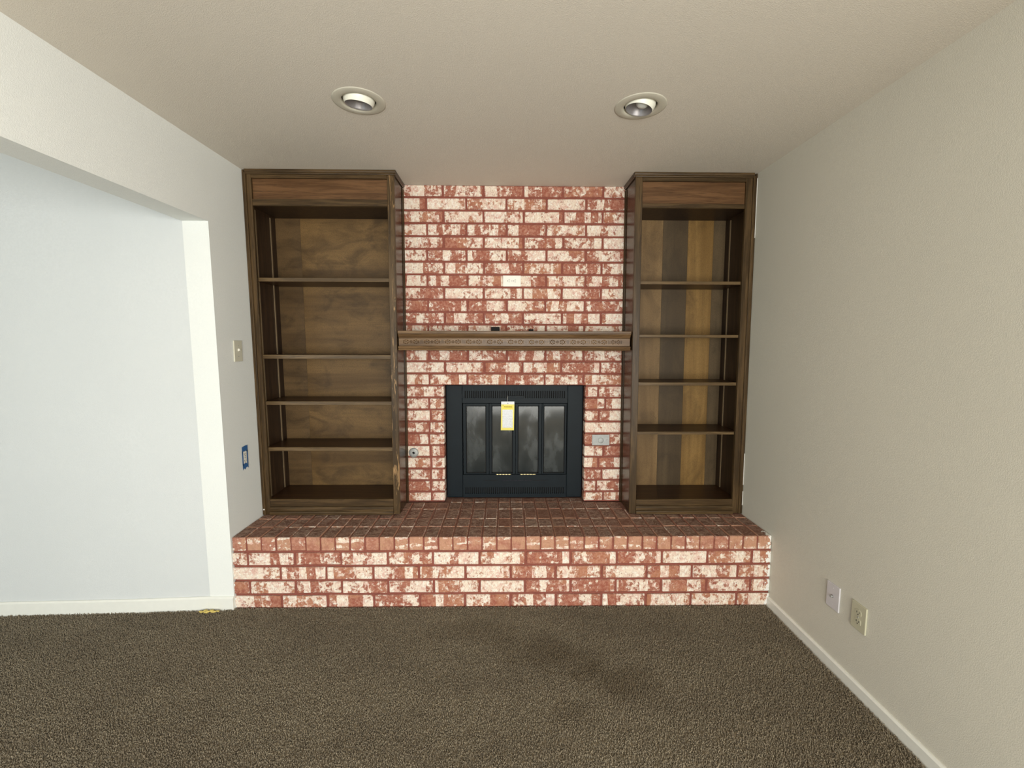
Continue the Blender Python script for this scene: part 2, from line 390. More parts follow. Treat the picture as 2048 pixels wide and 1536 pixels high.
# baseboards
def bbp(x, s):   # profile against a wall whose face is at x, room on side s
    return [(x, .0), (x + s * .012, .0), (x + s * .012, .050), (x + s * .006, .058), (x, .058)]
bm = bmesh.new(); pr = bbp(XR + .0018, -1); n = len(pr)
a = [bm.verts.new((x, -2.58, z)) for x, z in pr]; b = [bm.verts.new((x, YH - .003, z)) for x, z in pr]
bm.faces.new(a); bm.faces.new(b[::-1])
for i in range(n): bm.faces.new((a[i], b[i], b[(i + 1) % n], a[(i + 1) % n]))
obj('baseboard_right', bm, M_trim, kind='structure')
bm = bmesh.new(); pts = [(-1.500, 2.3345), (-1.637, 2.336), (-1.99, 2.315), (-5.08, 2.22)]; rows = []
for x, y in pts:
    rows.append([bm.verts.new((x, y - q, z)) for q, z in ((0, 0), (.012, 0), (.012, .072), (.005, .080), (0, .080))])
for p, q in zip(rows, rows[1:]):
    for i in range(5): bm.faces.new((p[i], q[i], q[(i + 1) % 5], p[(i + 1) % 5]))
bm.faces.new(rows[0]); bm.faces.new(rows[-1][::-1])
obj('baseboard_left', bm, M_trim, kind='structure')

# ------------------------------------------------------------------ bricks
BC = {}
def brick_mesh(w_, d_, h_, var, mat, bev=.0035, jit=.0012):
    key = (round(w_, 3), round(d_, 3), round(h_, 3), var, mat.name)
    if key in BC: return BC[key]
    rg = random.Random(hash(key[:4]) & 0xffff); bm = bmesh.new(); bmesh.ops.create_cube(bm, size=1)
    for v in bm.verts: v.co = Vector((v.co.x * w_ + rg.uniform(-1, 1) * jit, v.co.y * d_ + rg.uniform(-1, 1) * jit, v.co.z * h_ + rg.uniform(-1, 1) * jit))
    bmesh.ops.bevel(bm, geom=bm.edges[:], offset=bev, segments=1, affect='EDGES')
    me = bpy.data.meshes.new('brick'); bm.to_mesh(me); bm.free(); me.materials.append(mat); BC[key] = me; return me
def brick(parent, x0, x1, y0, y1, z0, z1, mat):
    me = brick_mesh(x1 - x0, y1 - y0, z1 - z0, random.randrange(4), mat)
    o = bpy.data.objects.new('brick', me); c = Vector(((x0 + x1) / 2, (y0 + y1) / 2, (z0 + z1) / 2))
    link(o, parent, c); return o

# brick chimney breast wall; joints recessed, brick faces uneven
wb = empty('wall_back', (0, 3.0, 0), kind='structure')
obj('wall_board', box(-1.62, 1.60, 3.065, 3.16, 0, C), M_wall, wb)
OX0, OX1, OZ = -.408, .526, 1.197        # firebox opening
FX0, FX1 = -.662, .775
bm = bmesh.new(); m0 = YW + .006
addbox(bm, FX0, OX0 - .004, m0, 3.06, HH - .003, C); addbox(bm, OX1 + .004, FX1, m0, 3.06, HH - .003, C); addbox(bm, OX0 - .004, OX1 + .004, m0, 3.06, OZ + .004, C)
obj('mortar_bed', bm, M_mortar, wb, label='red mortar recessed between the bricks')
c = .0798; J = .0125; zt = C; A0 = -.5043; B0 = A0 + .107
zs = [C] + [C - (.923 + k) * c for k in range(25)] + [HH]
FX0, FX1 = -.662, .775
for k in range(26):
    z1, z0 = zs[k], zs[k + 1]
    if k == 0: z1 -= .001
    z1 -= (J / 2 if k else 0); z0 += J / 2
    base = A0 if k % 2 else B0
    jx = [base + i * .254 + random.uniform(-.003, .003) for i in range(-3, 7)]
    if z0 < OZ - .02:      # piers left and right of the firebox
        for (p0, p1, jj) in ((FX0, OX0, (A0 + random.uniform(-.006, .008) if k != 16 else None)), (OX1, FX1, (.655 if k % 2 else .615) + random.uniform(-.01, .01) if k not in (19,) else None)):
            seg = [p0] + ([jj] if jj else []) + [p1]
            for a_, b_ in zip(seg, seg[1:]):
                brick(wb, a_ + (J / 2 if a_ not in (OX1,) else 0), b_ - (J / 2 if b_ not in (OX0,) else 0), YW + random.uniform(-.002, .0015), YW + .06, z0, z1, M_brick)
    else:
        jx = [FX0] + [j for j in jx if FX0 + .03 < j < FX1 - .03] + [FX1]
        for a_, b_ in zip(jx, jx[1:]): brick(wb, a_ + J / 2, b_ - J / 2, YW + random.uniform(-.002, .0015), YW + .06, z0, z1, M_brick)

# raised hearth
he = empty('hearth', (0, 2.5, 0), 'raised red brick hearth with whitewashed front running wall to wall below the fireplace', 'hearth')
bm = bmesh.new(); addbox(bm, -1.497, 1.484, YH + .007, 2.889, .0, HH - .006); addbox(bm, OX0 - .002, OX1 + .002, 2.8895, 2.99, 0, HH - .006)
obj('mortar_bed', bm, M_mortar, he)
HX0, HX1 = -1.504, 1.4865
hz = [HH - .0824 * i for i in range(5)] + [-.004]
for r_ in range(1, 5):
    base = -.400 if r_ % 2 else -.4812
    jx = [HX0] + [j for j in [base + i * .2545 + random.uniform(-.003, .003) for i in range(-5, 9)] if HX0 + .03 < j < HX1 - .02] + [HX1]
    for a_, b_ in zip(jx, jx[1:]):
        brick(he, a_ + (J / 2 if a_ > HX0 else 0), b_ - (J / 2 if b_ < HX1 else 0), YH + random.uniform(-.002, .002), YH + .07, max(hz[r_ + 1], 0) + J / 2, hz[r_] - J / 2, M_brick_h)
rowY = [YH, 2.480, 2.597, 2.751, 2.872, 2.952]
pitch = (HX1 - HX0) / 37
for q in range(5):
    for i in range(37):
        a_ = HX0 + i * pitch + random.uniform(-.0015, .0015) + (0.0 if q != 2 else .004); b_ = HX0 + (i + 1) * pitch
        if q == 3 and (a_ < -.70 or b_ > .80): continue
        if q == 4 and (a_ < OX0 - .02 or b_ > OX1 + .03): continue
        zt_ = HH + random.uniform(-.0015, .001)
        if q == 0: brick(he, a_ + .004, b_ - .004, YH + random.uniform(-.002, .001), rowY[1] - .004, hz[1] + J / 2, zt_, M_rowlock)
        elif q == 4: brick(he, max(a_ + .004, OX0 + .002), min(b_ - .004, OX1 - .002), rowY[4] + .003, 2.9535, HH - .05, zt_ - .001, M_rowlock)
        else: brick(he, a_ + .004, b_ - .004, rowY[q] + .003, rowY[q + 1] - .003, HH - .05, zt_, M_rowlock)

# ------------------------------------------------------------------ bookcases
def bookcase(side, lab):
    L_ = side == 'L'
    t = empty('bookcase', ((-1.08 if L_ else 1.13), 2.8, HH), lab, 'bookcase', None)
    if L_: xo, m1, m2, xs0, xi, xi2 = -1.5015, -1.489, -1.4825, -1.455, -.696, -.656      # outer wall side -> inner (fireplace) side
    else:  xo, m1, m2, xs0, xi, xi2 = 1.4835, 1.473, 1.460, 1.422, .815, .7735
    def B(name, x0, x1, y0, y1, z0, z1, mat, bev=.0015, **kw):
        x0, x1 = min(x0, x1), max(x0, x1)
        return obj(name, box(x0, x1, y0, y1, z0, z1, bev), mat, t, warp=lean, **kw)
    zb = HH + .003; zt = C - .001; FY = YB; back = 2.945
    zop0, zop1 = (.5125, 2.267) if L_ else (.507, 2.271)
    zp0, zp1 = (2.306, 2.423) if L_ else (2.297, 2.422)
    s = 1 if L_ else -1
    # uprights of the face frame
    B('stile', m1, xs0, FY, FY + .02, zb, zt, W_z)
    B('stile', xi, xi2, FY, FY + .02, zb, zt - .001, W_zw if L_ else W_z)
    # moulding strips scribed to the wall
    B('wall_molding', xo, m1 - s * .0006, FY - .006, FY + .016, zb, zt - .0005, W_z, .002)
    B('wall_molding', m1 - s * .0003, m2 + s * .002, FY - .011, FY - .0008, zb, zt - .014, W_z, .003)
    xa, xb = min(xs0, xi), max(xs0, xi)
    # rails
    B('rail', xa + .0005, xb - .0005, FY, FY + .02, zp1, zt - .001, W_x)
    B('rail', xa + .0005, xb - .0005, FY + (.001 if L_ else .006), FY + .02, zop1, zp0, W_x)
    B('header_panel', xa + .0005, xb - .0005, FY + .012, FY + .02, zp0 + .0005, zp1 - .0005, W_head, .001)
    B('rail', xa + .0005, xb - .0005, FY, FY + .02, .4655, zop0 - .0005, W_x)
    # moulding at the base, two steps
    x0, x1 = sorted((m1 - s * .004 + s * .012, xi))
    obj('base_molding', prism_x([(FY - .0005, zb), (FY - .012, zb), (FY - .012, .430), (FY - .0095, .4355), (FY - .0055, .4375), (FY - .0075, .4400), (FY - .0075, .454), (FY - .004, .461), (FY - .0005, .4645)], xs0 if L_ else xi + .0, xi if L_ else xs0), W_x, t, warp=lean)
    # crown: front and return along the side to the bricks
    zc = 2.442
    cp = [(0, zc), (-.006, zc + .001), (-.0075, zc + .006), (-.013, zc + .010), (-.015, zc + .017), (-.015, zt), (0, zt)]
    xc0, xc1 = sorted((m2, xi2))
    obj('crown_molding', prism_x([(FY - .0004 + q, z) for q, z in cp], xc0 - (.0 if L_ else .010), xc1 + (.010 if L_ else 0)), W_x, t, warp=lean)
    sg = 1 if L_ else -1
    bm = bmesh.new(); pr = [(xi2 + sg * .0006 - sg * q * .7, z) for q, z in cp]
    a = [bm.verts.new((x, FY - .008, z)) for x, z in pr]; b = [bm.verts.new((x, YW - .004, z)) for x, z in pr]
    bm.faces.new(a); bm.faces.new(b[::-1])
    for i in range(len(pr)): bm.faces.new((a[i], b[i], b[(i + 1) % len(pr)], a[(i + 1) % len(pr)]))
    obj('crown_molding', bm, W_side, t, warp=lean)
    # outer carcase side (towards the fireplace), inner side, bottom, top
    B('side_panel', xi2 - sg * .0195, xi2 - sg * .0015, FY + .0205, 2.96, zb, zt - .001, W_side)
    # batten where the side panel meets the bricks
    for q0, q1 in ((zb, 1.4300), (1.5510, zt - .030)):
        B('corner_batten', xi2 - sg * .001, xi2 + sg * .006, YW - .016, YW - .0045, q0, q1, W_z, .002)
        B('corner_batten', xi2 - sg * .001, xi2 + sg * .0025, YW - .038, YW - .028, q0, q1, W_side, .001)
    xw = -1.472 if L_ else 1.4495
    B('side_panel', xo + s * .004, xw, FY + .0205, 2.96, zb, zt - .001, W_in_shaded)
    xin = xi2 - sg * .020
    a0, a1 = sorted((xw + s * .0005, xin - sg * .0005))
    B('bottom_shelf', a0, a1, FY + .0205, back - .0005, zop0 - .022, zop0 - .002, W_shelf_shaded)
    B('top_board', a0, a1, FY + .0205, back - .0005, zop1 + .004, zop1 + .022, W_in_shaded)
    # adjustable shelves with a paler front edge
    Z = [(1.857, 1.836), (1.4027, 1.3805), (1.121, 1.1005), (.8374, .815)] if L_ else [(1.8467, 1.8297), (1.529, 1.5135), (1.2398, 1.2214), (.934, .917)]
    f = 2.680 / 2.666
    for z1, z0 in Z:
        z1 = CZ + (z1 - CZ) * f; z0 = CZ + (z0 - CZ) * f
        sh = B('shelf', a0 + .004, a1 - .004, 2.685, back - .006, z0, z1, W_shelf_shaded)
        obj('edge_band', box(a0 + .004, a1 - .004, 2.680, 2.6846, z0 - .0005, z1 + .0005, .001), W_edge, sh, warp=lean)
    # shelf standards let into the sides
    for xx, sx in ((xw, s), (xin, -s)):
        for yy in (2.706, 2.876):
            st = B('shelf_standard', xx - sx * .0002, xx + sx * .004, yy, yy + .012, zop0 + .004, zop1 - .01, M_standard, .0008)
    # back, made of veneer leaves
    lo, hi = a0, a1
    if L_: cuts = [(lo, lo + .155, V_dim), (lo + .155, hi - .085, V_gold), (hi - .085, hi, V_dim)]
    else: cuts = [(lo, .885, V_r_light), (.885, 1.040, V_r_light), (1.040, 1.204, V_r_dark), (1.204, 1.371, V_r_mid), (1.371, hi, V_r_dark)][1:]; cuts[0] = (lo, 1.040, V_r_light)
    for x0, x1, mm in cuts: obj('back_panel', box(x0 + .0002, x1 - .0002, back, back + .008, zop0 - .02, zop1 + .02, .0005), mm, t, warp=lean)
    # caulk and paint left along the wall
    xq = xo + s * .0005
    if not L_:
        for z0, z1 in ((2.10, 2.44), (.60, .80), (.47, .56)):
            obj('caulk_line', box(xq - .0035, xq + .0005, FY - .008, FY - .0062, z0, z1, .0005), M_caulk, t, warp=lean, label='thin line of white caulk')
    else:
        obj('caulk_line', lathe([(0, -.003), (.004, -.002), (.005, 0), (.004, .002), (0, .003)], (-1.488, FY - .013, .452), (0, -1, 0), 12), M_caulk, t, label='white blob of caulk')
    return t
b1 = bookcase('L', 'dark stained oak built-in bookcase left of the fireplace, beside the white wall')
b2 = bookcase('R', 'dark stained oak built-in bookcase right of the fireplace, beside the beige wall')

# ------------------------------------------------------------------ mantel
mt = empty('mantel', (0.053, 2.77, 1.431), 'carved brown oak mantel shelf across the whitewashed brick between the bookcases', 'mantel')
mx0, mx1 = -.6485, .7568
FYm = 2.672
obj('shelf_board', box(mx0, mx1, FYm - .014, YW - .003, 1.5335, 1.549, .003, 2), W_mantel, mt)
obj('cove_molding', prism_x([(FYm + .02, 1.533), (FYm - .010, 1.533), (FYm - .010, 1.5305), (FYm - .006, 1.527), (FYm + .000, 1.520), (FYm + .006, 1.511), (FYm + .008, 1.5055), (FYm + .02, 1.5055)], mx0 + .001, mx1 - .002), W_mantel, mt)
obj('frieze_board', box(mx0 + .001, mx1 - .002, FYm + .009, FYm + .030, 1.459, 1.505, .001), W_mantel, mt, label='carved frieze board')
obj('lower_molding', prism_x([(FYm + .03, 1.4585), (FYm + .003, 1.4585), (FYm - .003, 1.4565), (FYm - .005, 1.451), (FYm - .003, 1.4455), (FYm + .002, 1.4445), (FYm - .001, 1.4425), (FYm - .003, 1.438), (FYm - .001, 1.4335), (FYm + .004, 1.4315), (FYm + .03, 1.4315)], mx0 + .001, mx1 - .002), W_mantel, mt)
obj('core_board', box(mx0 + .002, mx1 - .003, FYm + .031, YW - .003, 1.434, 1.532), W_mantel, mt)
# carved ornament: a diamond, three bars and two pairs of curled leaves
bm = bmesh.new(); cy = FYm + .009; cz_ = 1.4835
def dia(cx, cz, rx, rz, h, n=4):
    top = bm.verts.new((cx, cy - h, cz)); ring = [bm.verts.new((cx + rx * math.cos(2 * PI * i / n), cy, cz + rz * math.sin(2 * PI * i / n))) for i in range(n)]
    for i in range(n): bm.faces.new((ring[i], ring[(i + 1) % n], top))
def leaf(cx, cz, ang, ln, wd, h):
    pts = [(-.5, 0), (-.2, .5), (.2, .4), (.5, 0), (.2, -.4), (-.2, -.5)]; ca, sa = math.cos(ang), math.sin(ang)
    top = bm.verts.new((cx, cy - h, cz)); ring = [bm.verts.new((cx + (a * ln * ca - b * wd * sa), cy, cz + (a * ln * sa + b * wd * ca))) for a, b in pts]
    for i in range(6): bm.faces.new((ring[i], ring[(i + 1) % 6], top))
for i, (ax, az) in enumerate(((-1, 1), (1, 1), (1, -1), (-1, -1))): leaf(ax * .0045, cz_ + az * .0045, math.atan2(-az, ax) + PI/2 + PI/2, .013, .0035, .0035)
dia(0, cz_, .0035, .0035, .003)
for sx in (-1, 1):
    for sz in (-1, 1):
        leaf(sx * .020, cz_ + sz * .007, sx * sz * .5, .018, .006, .003); leaf(sx * .034, cz_ + sz * .010, sx * sz * -.5, .017, .006, .003)
        leaf(sx * .044, cz_ + sz * .004, sx * sz * .9, .014, .005, .003); leaf(sx * .029, cz_ - sz * .000, sx * .15, .014, .004, .002)
for k in (-.0055, 0, .0055): addbox(bm, .0633 + k - .0015, .0633 + k + .0015, cy - .003, cy, cz_ - .010, cz_ + .010)
first = None
X0 = mx0 + .0633 + .012
for i in range(11):
    if first is None:
        bmc = bm.copy(); first = obj('carved_ornament', bmc, W_mantel, mt, label='carved diamond and leaf ornament'); ox = first.location.copy(); mesh0 = first.data
        first.location.x += X0 - .0 ; continue
    cpy = first.copy(); COL.objects.link(cpy); cpy.parent = mt
    cpy.location = (first.location.x + i * .1266, first.location.y, first.location.z)
    if i == 10: cpy.scale.x = .55; cpy.location.x -= .030
    if 'label' in cpy: del cpy['label']

# ------------------------------------------------------------------ fireplace insert
ins = empty('fireplace_insert', (.06, 2.98, HH), 'black metal fireplace insert with four tall glass doors set in brick opening', 'fireplace')
YI = 2.955; ix0, ix1, iz0, iz1 = -.4035, .5245, HH + .0035, 1.1935
cx0, cx1 = -.2935, .4173
obj('surround_panel', box(ix0, cx0 - .001, YI, YI + .05, iz0, iz1, .006, 2), M_black, ins)
obj('surround_panel', box(cx1 + .001, ix1, YI, YI + .05, iz0, iz1, .006, 2), M_black, ins)
def grille(z0, z1, zp0, zp1, nm):
    fr = bmesh.new(); lx0, lx1 = -.281, .4035
    addbox(fr, cx0, cx1, YI, YI + .012, zp0, z0, .001); addbox(fr, cx0, cx1, YI, YI + .012, z1, zp1, .001)
    addbox(fr, cx0, lx0, YI, YI + .012, z0, z1); addbox(fr, lx1, cx1, YI, YI + .012, z0, z1)
    p = obj(nm, fr, M_black, ins)
    bars = bmesh.new(); n = 47; pt = (lx1 - lx0) / n
    for i in range(n + 1):
        x = lx0 + i * pt; addbox(bars, x - .0040, x + .0040, YI + .0003, YI + .008, z0 - .001, z1 + .001)
    obj('louver_bars', bars, M_black, p, kind='stuff')
    obj('vent_backing', box(lx0 - .004, lx1 + .004, YI + .013, YI + .0145, z0 - .004, z1 + .004), M_void, p)
    return p
gt = grille(1.107, 1.1535, 1.0722, iz1, 'top_vent')
obj('latch_plate', box(.012, .122, YI - .0015, YI + .001, 1.1072, 1.1245, .0008), M_black, gt)
obj('latch_slot', box(.010, .124, YI - .0022, YI - .0015, 1.1205, 1.1240), M_void, gt)
gb = grille(.443, .486, iz0, .5765, 'bottom_vent')
for x0, x1 in ((-.152, -.059), (.188, .290)): obj('panel_slit', box(x0, x1, YI - .0007, YI + .0003, .5345, .538), M_void, gb)
# worn maker's script between the slits, too faint to read: a relief of short strokes
bm = bmesh.new(); rg = random.Random(3)
for i in range(26):
    x = -.028 + i * .0080; h = rg.uniform(.003, .009); addbox(bm, x, x + rg.uniform(.003, .007), YI - .0012, YI + .0002, .536 - h / 2, .536 + h / 2)
obj('worn_emblem', bm, plain('emblem_blue_black', (.006, .008, .016), .25), gb)
# doors
DX = [-.2905, -.1135, .0670, .2460, .4150]
GX = [(-.2702, -.1341), (-.0955, .0468), (.0828, .2245), (.2581, .4026)]
for k in range(4):
    x0, x1 = DX[k] + .0008, DX[k + 1] - .0008; g0, g1 = GX[k]; z0, z1 = .5785, 1.0700; a0, a1 = .5865, 1.0530
    bm = bmesh.new()
    for q in ((x0, g0, z0, z1), (g1, x1, z0, z1), (g0 - .001, g1 + .001, z0, a0), (g0 - .001, g1 + .001, a1, z1)):
        addbox(bm, q[0], q[1], YI + .002, YI + .018, q[2], q[3], .0015)
    d = obj('glass_door', bm, M_black, ins)
    bm = bmesh.new()
    for q in ((g0 - .0005, g0 + .005, a0, a1), (g1 - .005, g1 + .0005, a0, a1), (g0, g1, a0 - .0005, a0 + .005), (g0, g1, a1 - .005, a1 + .0005)): addbox(bm, q[0], q[1], YI + .0075, YI + .013, q[2], q[3])
    obj('pane_gasket', bm, M_void, d)
    obj('pane', box(g0, g1, YI + .011, YI + .015, a0, a1), M_glass, d, label='smoky glass pane with painted-in haze')
    if k in (1, 2):
        hx0, hx1 = ((-.0656, .036), (.100, .205))[k - 1]
        bm = bmesh.new(); cyl(bm, (hx0, YI - .006, .580), (hx1, YI - .006, .580), .0016, seg=8)
        for i in range(5):
            x = hx0 + (i + .5) * (hx1 - hx0) / 5; cyl(bm, (x - .005, YI - .006, .580), (x + .003, YI - .006, .580), .0032, .0022, seg=10)
        for x in (hx0 + .004, hx1 - .004): cyl(bm, (x, YI - .006, .580), (x, YI + .002, .580), .0015, seg=8)
        obj('door_handle', bm, M_brass, d, label='tarnished brass pull')
bm = bmesh.new()   # firebox behind the doors
addbox(bm, ix0 + .06, ix1 - .06, 3.30, 3.31, HH, 1.12); addbox(bm, ix0 + .05, ix0 + .06, YI + .05, 3.31, HH, 1.12); addbox(bm, ix1 - .06, ix1 - .05, YI + .05, 3.31, HH, 1.12)
addbox(bm, ix0 + .05, ix1 - .05, YI + .05, 3.31, 1.12, 1.13); addbox(bm, ix0 + .05, ix1 - .05, YI + .02, 3.31, .56, .57)
obj('firebox', bm, M_soot, ins)
# warning tag hanging by a thread from the latch
tg = empty('warning_tag', (.0135, YI - .012, .90), 'yellow and white paper warning tag hanging from the black fireplace vent', 'tag')
f_ = (YI - .010) / YW
tz0, tz1 = CZ + (.8985 - CZ) * f_, CZ + (1.0917 - CZ) * f_; tx0, tx1 = -.0300 * f_, .0570 * f_
bm = bmesh.new(); nz = 8
for side in (0, 1):
    pass
rows = []
for i in range(nz + 1):
    u = i / nz; z = tz0 + (tz1 - tz0) * u; sh = -.003 * (1 - u) ; y = YI - .010 - .0035 * math.sin(u * PI)
    rows.append([bm.verts.new(p) for p in ((tx0 + sh, y, z), (tx1 + sh, y, z), (tx1 + sh, y + .0006, z), (tx0 + sh, y + .0006, z))])
for p, q in zip(rows, rows[1:]):
    for i in range(4): bm.faces.new((p[i], p[(i + 1) % 4], q[(i + 1) % 4], q[i]))
bm.faces.new(rows[0]); bm.faces.new(rows[-1][::-1])
obj('paper', bm, M_tag, tg)
bm = bmesh.new(); cyl(bm, (.0135, YI - .012, tz1 - .012), (.0105, YI - .004, 1.120), .0006, seg=6); cyl(bm, (.0105, YI - .004, 1.120), (.0105, YI - .003, 1.1245), .0006, seg=6)
obj('thread', bm, M_white, tg)
obj('eyelet', lathe([(0, 0), (.0028, 0), (.0028, .0006), (0, .0008)], (.0140, YI - .0114, tz1 - .012), (0, -1, 0), 12), M_slot, tg)
def text(body, size, loc, rot, mat, parent, name, ext=.0002):
    cu = bpy.data.curves.new('txt', 'FONT'); cu.body = body; cu.size = size; cu.align_x = 'CENTER'; cu.align_y = 'CENTER'; cu.extrude = ext
    o = bpy.data.objects.new('txt', cu); COL.objects.link(o); bpy.context.view_layer.update()
    me = bpy.data.meshes.new_from_object(o.evaluated_get(bpy.context.evaluated_depsgraph_get())); bpy.data.objects.remove(o)
    me.materials.clear(); me.materials.append(mat); me.name = name
    q = bpy.data.objects.new(name, me); link(q, parent, Vector(loc)); q.rotation_euler = rot; return q
text('WARNING', .0115, (.0155, YI - .0135, tz1 - .0365), (PI/2, 0, 0), M_slot, tg, 'lettering')
bm = bmesh.new(); a = [bm.verts.new(p) for p in ((-.0225, YI - .0122, tz1 - .026), (-.0155, YI - .0122, tz1 - .026), (-.019, YI - .0122, tz1 - .020))]; bm.faces.new(a)
b_ = bmesh.ops.extrude_face_region(bm, geom=bm.faces[:])
for v in [e for e in b_['geom'] if isinstance(e, bmesh.types.BMVert)]: v.co.y += .0004
obj('alert_symbol', bm, M_slot, tg)

# ------------------------------------------------------------------ wall plates
def plate_bm(w_, h_, d_, bev=.0022):
    return box(-w_ / 2, w_ / 2, -d_, 0, -h_ / 2, h_ / 2, bev, 2)       # face towards -y
def place(bm, rot, pos):
    m = Matrix.Translation(Vector(pos)) @ Matrix.Rotation(rot, 4, 'Z')
    bm.transform(m); return bm
def outlet_parts(t, rot, pos, mat, horizontal=False, plate=True, size=(.07, .115), dep=.006):
    sp = Matrix.Rotation(PI/2, 4, 'Y') if horizontal else Matrix.Identity(4)
    if plate:
        bm = plate_bm(size[0], size[1], dep); bm.transform(sp); obj('cover_plate', place(bm, rot, pos), mat, t)
    d0 = dep if plate else .001
    for s in (-1, 1):
        bm = bmesh.new(); prof = [(.0165 * math.cos(a) , .0145 * math.sin(a)) for a in [2 * PI * i / 20 for i in range(20)]]
        prof = [(max(-.0155, min(.0155, x * 1.1)), z) for x, z in prof]
        a = [bm.verts.new((x, -d0 - .0016, s * .0195 + z)) for x, z in prof]; b = [bm.verts.new((x, -d0 + .001, s * .0195 + z)) for x, z in prof]
        bm.faces.new(a); bm.faces.new(b[::-1])
        for i in range(20): bm.faces.new((a[i], a[(i + 1) % 20], b[(i + 1) % 20], b[i]))
        bm.transform(sp); r_ = obj('receptacle', place(bm, rot, pos), mat, t)
        bm = bmesh.new(); addbox(bm, -.0075, -.0050, -d0 - .0022, -d0 - .001, s * .0195 - .002, s * .0195 + .006)
        addbox(bm, .0050, .0075, -d0 - .0022, -d0 - .001, s * .0195 - .001, s * .0195 + .005)
        cyl(bm, (0, -d0 - .0022, s * .0195 - .0075), (0, -d0 - .001, s * .0195 - .0075), .0026, seg=10)
        bm.transform(sp); obj('slots', place(bm, rot, pos), M_slot, r_)
    bm = bmesh.new(); cyl(bm, (0, -d0 - .0018, 0), (0, -d0 + .001, 0), .003, seg=12); bm.transform(sp); obj('screw', place(bm, rot, pos), M_steel, t)

px_ = .0384; t = empty('electrical_outlet', (px_, YW, 1.874), 'white electrical outlet mounted sideways high on the brick above the mantel', 'outlet')
outlet_parts(t, 0, (px_, YW - .0025, 1.874), M_white, horizontal=True)
t = empty('electrical_outlet', (XR, 1.726, .338), 'almond electrical outlet low on the right beige wall', 'outlet')
outlet_parts(t, -PI/2, (XR + .0003, 1.726, .338), M_almond, size=(.076, .115), dep=.007)
t = empty('electrical_outlet', (XL, 2.511, .816), 'bare white electrical outlet without cover plate on the left wall, framed by blue tape', 'outlet')
outlet_parts(t, PI/2, (XL - .0025, 2.511, .816), M_white, plate=False)
obj('mounting_strap', place(box(-.016, .016, -.0015, .0, -.036, .036, .0005), PI/2, (XL - .0025, 2.511, .816)), M_white, t)
# torn blue tape around it
bm = bmesh.new(); rg = random.Random(5)
def strip(y0, y1, z0, z1, j=.006):
    n = 5; a = [(y0 + (y1 - y0) * i / n, z1 + rg.uniform(-j, j)) for i in range(n + 1)]; b = [(y1 - (y1 - y0) * i / n, z0 + rg.uniform(-j, j)) for i in range(n + 1)]
    vs = [bm.verts.new((XL - .0030 + .0035, y, z)) for y, z in a + b]; f0 = bm.faces.new(vs)
    r = bmesh.ops.extrude_face_region(bm, geom=[f0])
    for v in [e for e in r['geom'] if isinstance(e, bmesh.types.BMVert)]: v.co.x -= .0003
strip(2.484, 2.538, .850, .880); strip(2.484, 2.538, .752, .783, .008); strip(2.4835, 2.4935, .775, .855, .002); strip(2.5285, 2.5385, .775, .855, .002)
obj('painters_tape', bm, M_tape, label='torn blue masking tape stuck around the bare left wall outlet', cat='tape')

t = empty('light_switch', (XL, 2.5085, 1.4285), 'ivory toggle light switch on the left wall beside the bookcase', 'switch')
P = (XL - .0095 * 1.02 + .0003, 2.5085, 1.4285)
obj('cover_plate', place(plate_bm(.073, .118, .0065), PI/2, P), M_ivory, t)
bm = box(-.0045, .0045, -.018, -.004, -.004, .008, .001); bm.transform(Matrix.Rotation(-.45, 4, 'X')); obj('toggle', place(bm, PI/2, P), M_white, t)
for z in (-.030, .030):
    bm = bmesh.new(); cyl(bm, (0, -.0072, z), (0, -.005, z), .0028, seg=12); obj('screw', place(bm, PI/2, P), M_steel, t)

t = empty('cable_jack', (XR, 1.8725, .342), 'cool white coaxial cable jack plate on the right wall, nearer the hearth', 'cable jack')
P = (XR + .0003, 1.8725, .342)
obj('cover_plate', place(plate_bm(.076, .115, .0065), -PI/2, P), M_lilac, t)
bm = bmesh.new(); cyl(bm, (0, -.017, 0), (0, -.0055, 0), .0045, seg=14); obj('connector', place(bm, -PI/2, P), M_steel, t)
bm = bmesh.new(); cyl(bm, (0, -.0085, 0), (0, -.006, 0), .0072, seg=6); obj('hex_nut', place(bm, -PI/2, P), M_can, t)
for z in (-.038, .038):
    bm = bmesh.new(); cyl(bm, (0, -.0072, z), (0, -.005, z), .0025, seg=12); obj('screw', place(bm, -PI/2, P), M_lilac, t)

t = empty('metal_switch_plate', (.6343, YW, .833), 'grey metal switch plate mounted sideways on the brick right of the insert', 'switch')
P = (.6343, YW - .0022, .8335)
bm = plate_bm(.071, .116, .004, .0012); bm.transform(Matrix.Rotation(PI/2, 4, 'Y')); obj('cover_plate', place(bm, 0, P), M_steel, t)
obj('rotary_knob', lathe([(.0, -.0025), (.014, -.0022), (.0185, -.0012), (.0190, .001)], (P[0], P[1] - .004, P[2] - .003), (0, 1, 0), 24), M_steel, t, smooth=True)
for x in (-.042, .042):
    bm = bmesh.new(); cyl(bm, (P[0] + x, P[1] - .0055, P[2] + .002), (P[0] + x, P[1] - .003, P[2] + .002), .0036, seg=12); obj('screw', bm, M_can if x > 0 else M_steel, t)

t = empty('gas_key_valve', (-.6130, YW, .7474), 'round steel gas key valve escutcheon on the brick left of the insert', 'valve')
kx, kz = -.6130, .7474
obj('escutcheon', lathe([(.0085, -.007), (.011, -.0072), (.022, -.0062), (.0300, -.0035), (.0325, .0), (.0325, .002)], (kx, YW - .0025, kz), (0, 1, 0), 36), M_steel, t, smooth=True)
bm = bmesh.new(); cyl(bm, (kx, YW - .0070, kz), (kx, YW + .002, kz), .0088, seg=20, caps=True); obj('keyhole', bm, M_void, t)
obj('valve_stem', box(kx - .006, kx - .001, YW - .0105, YW - .0085, kz - .007, kz - .003, .0005), M_steel, t)

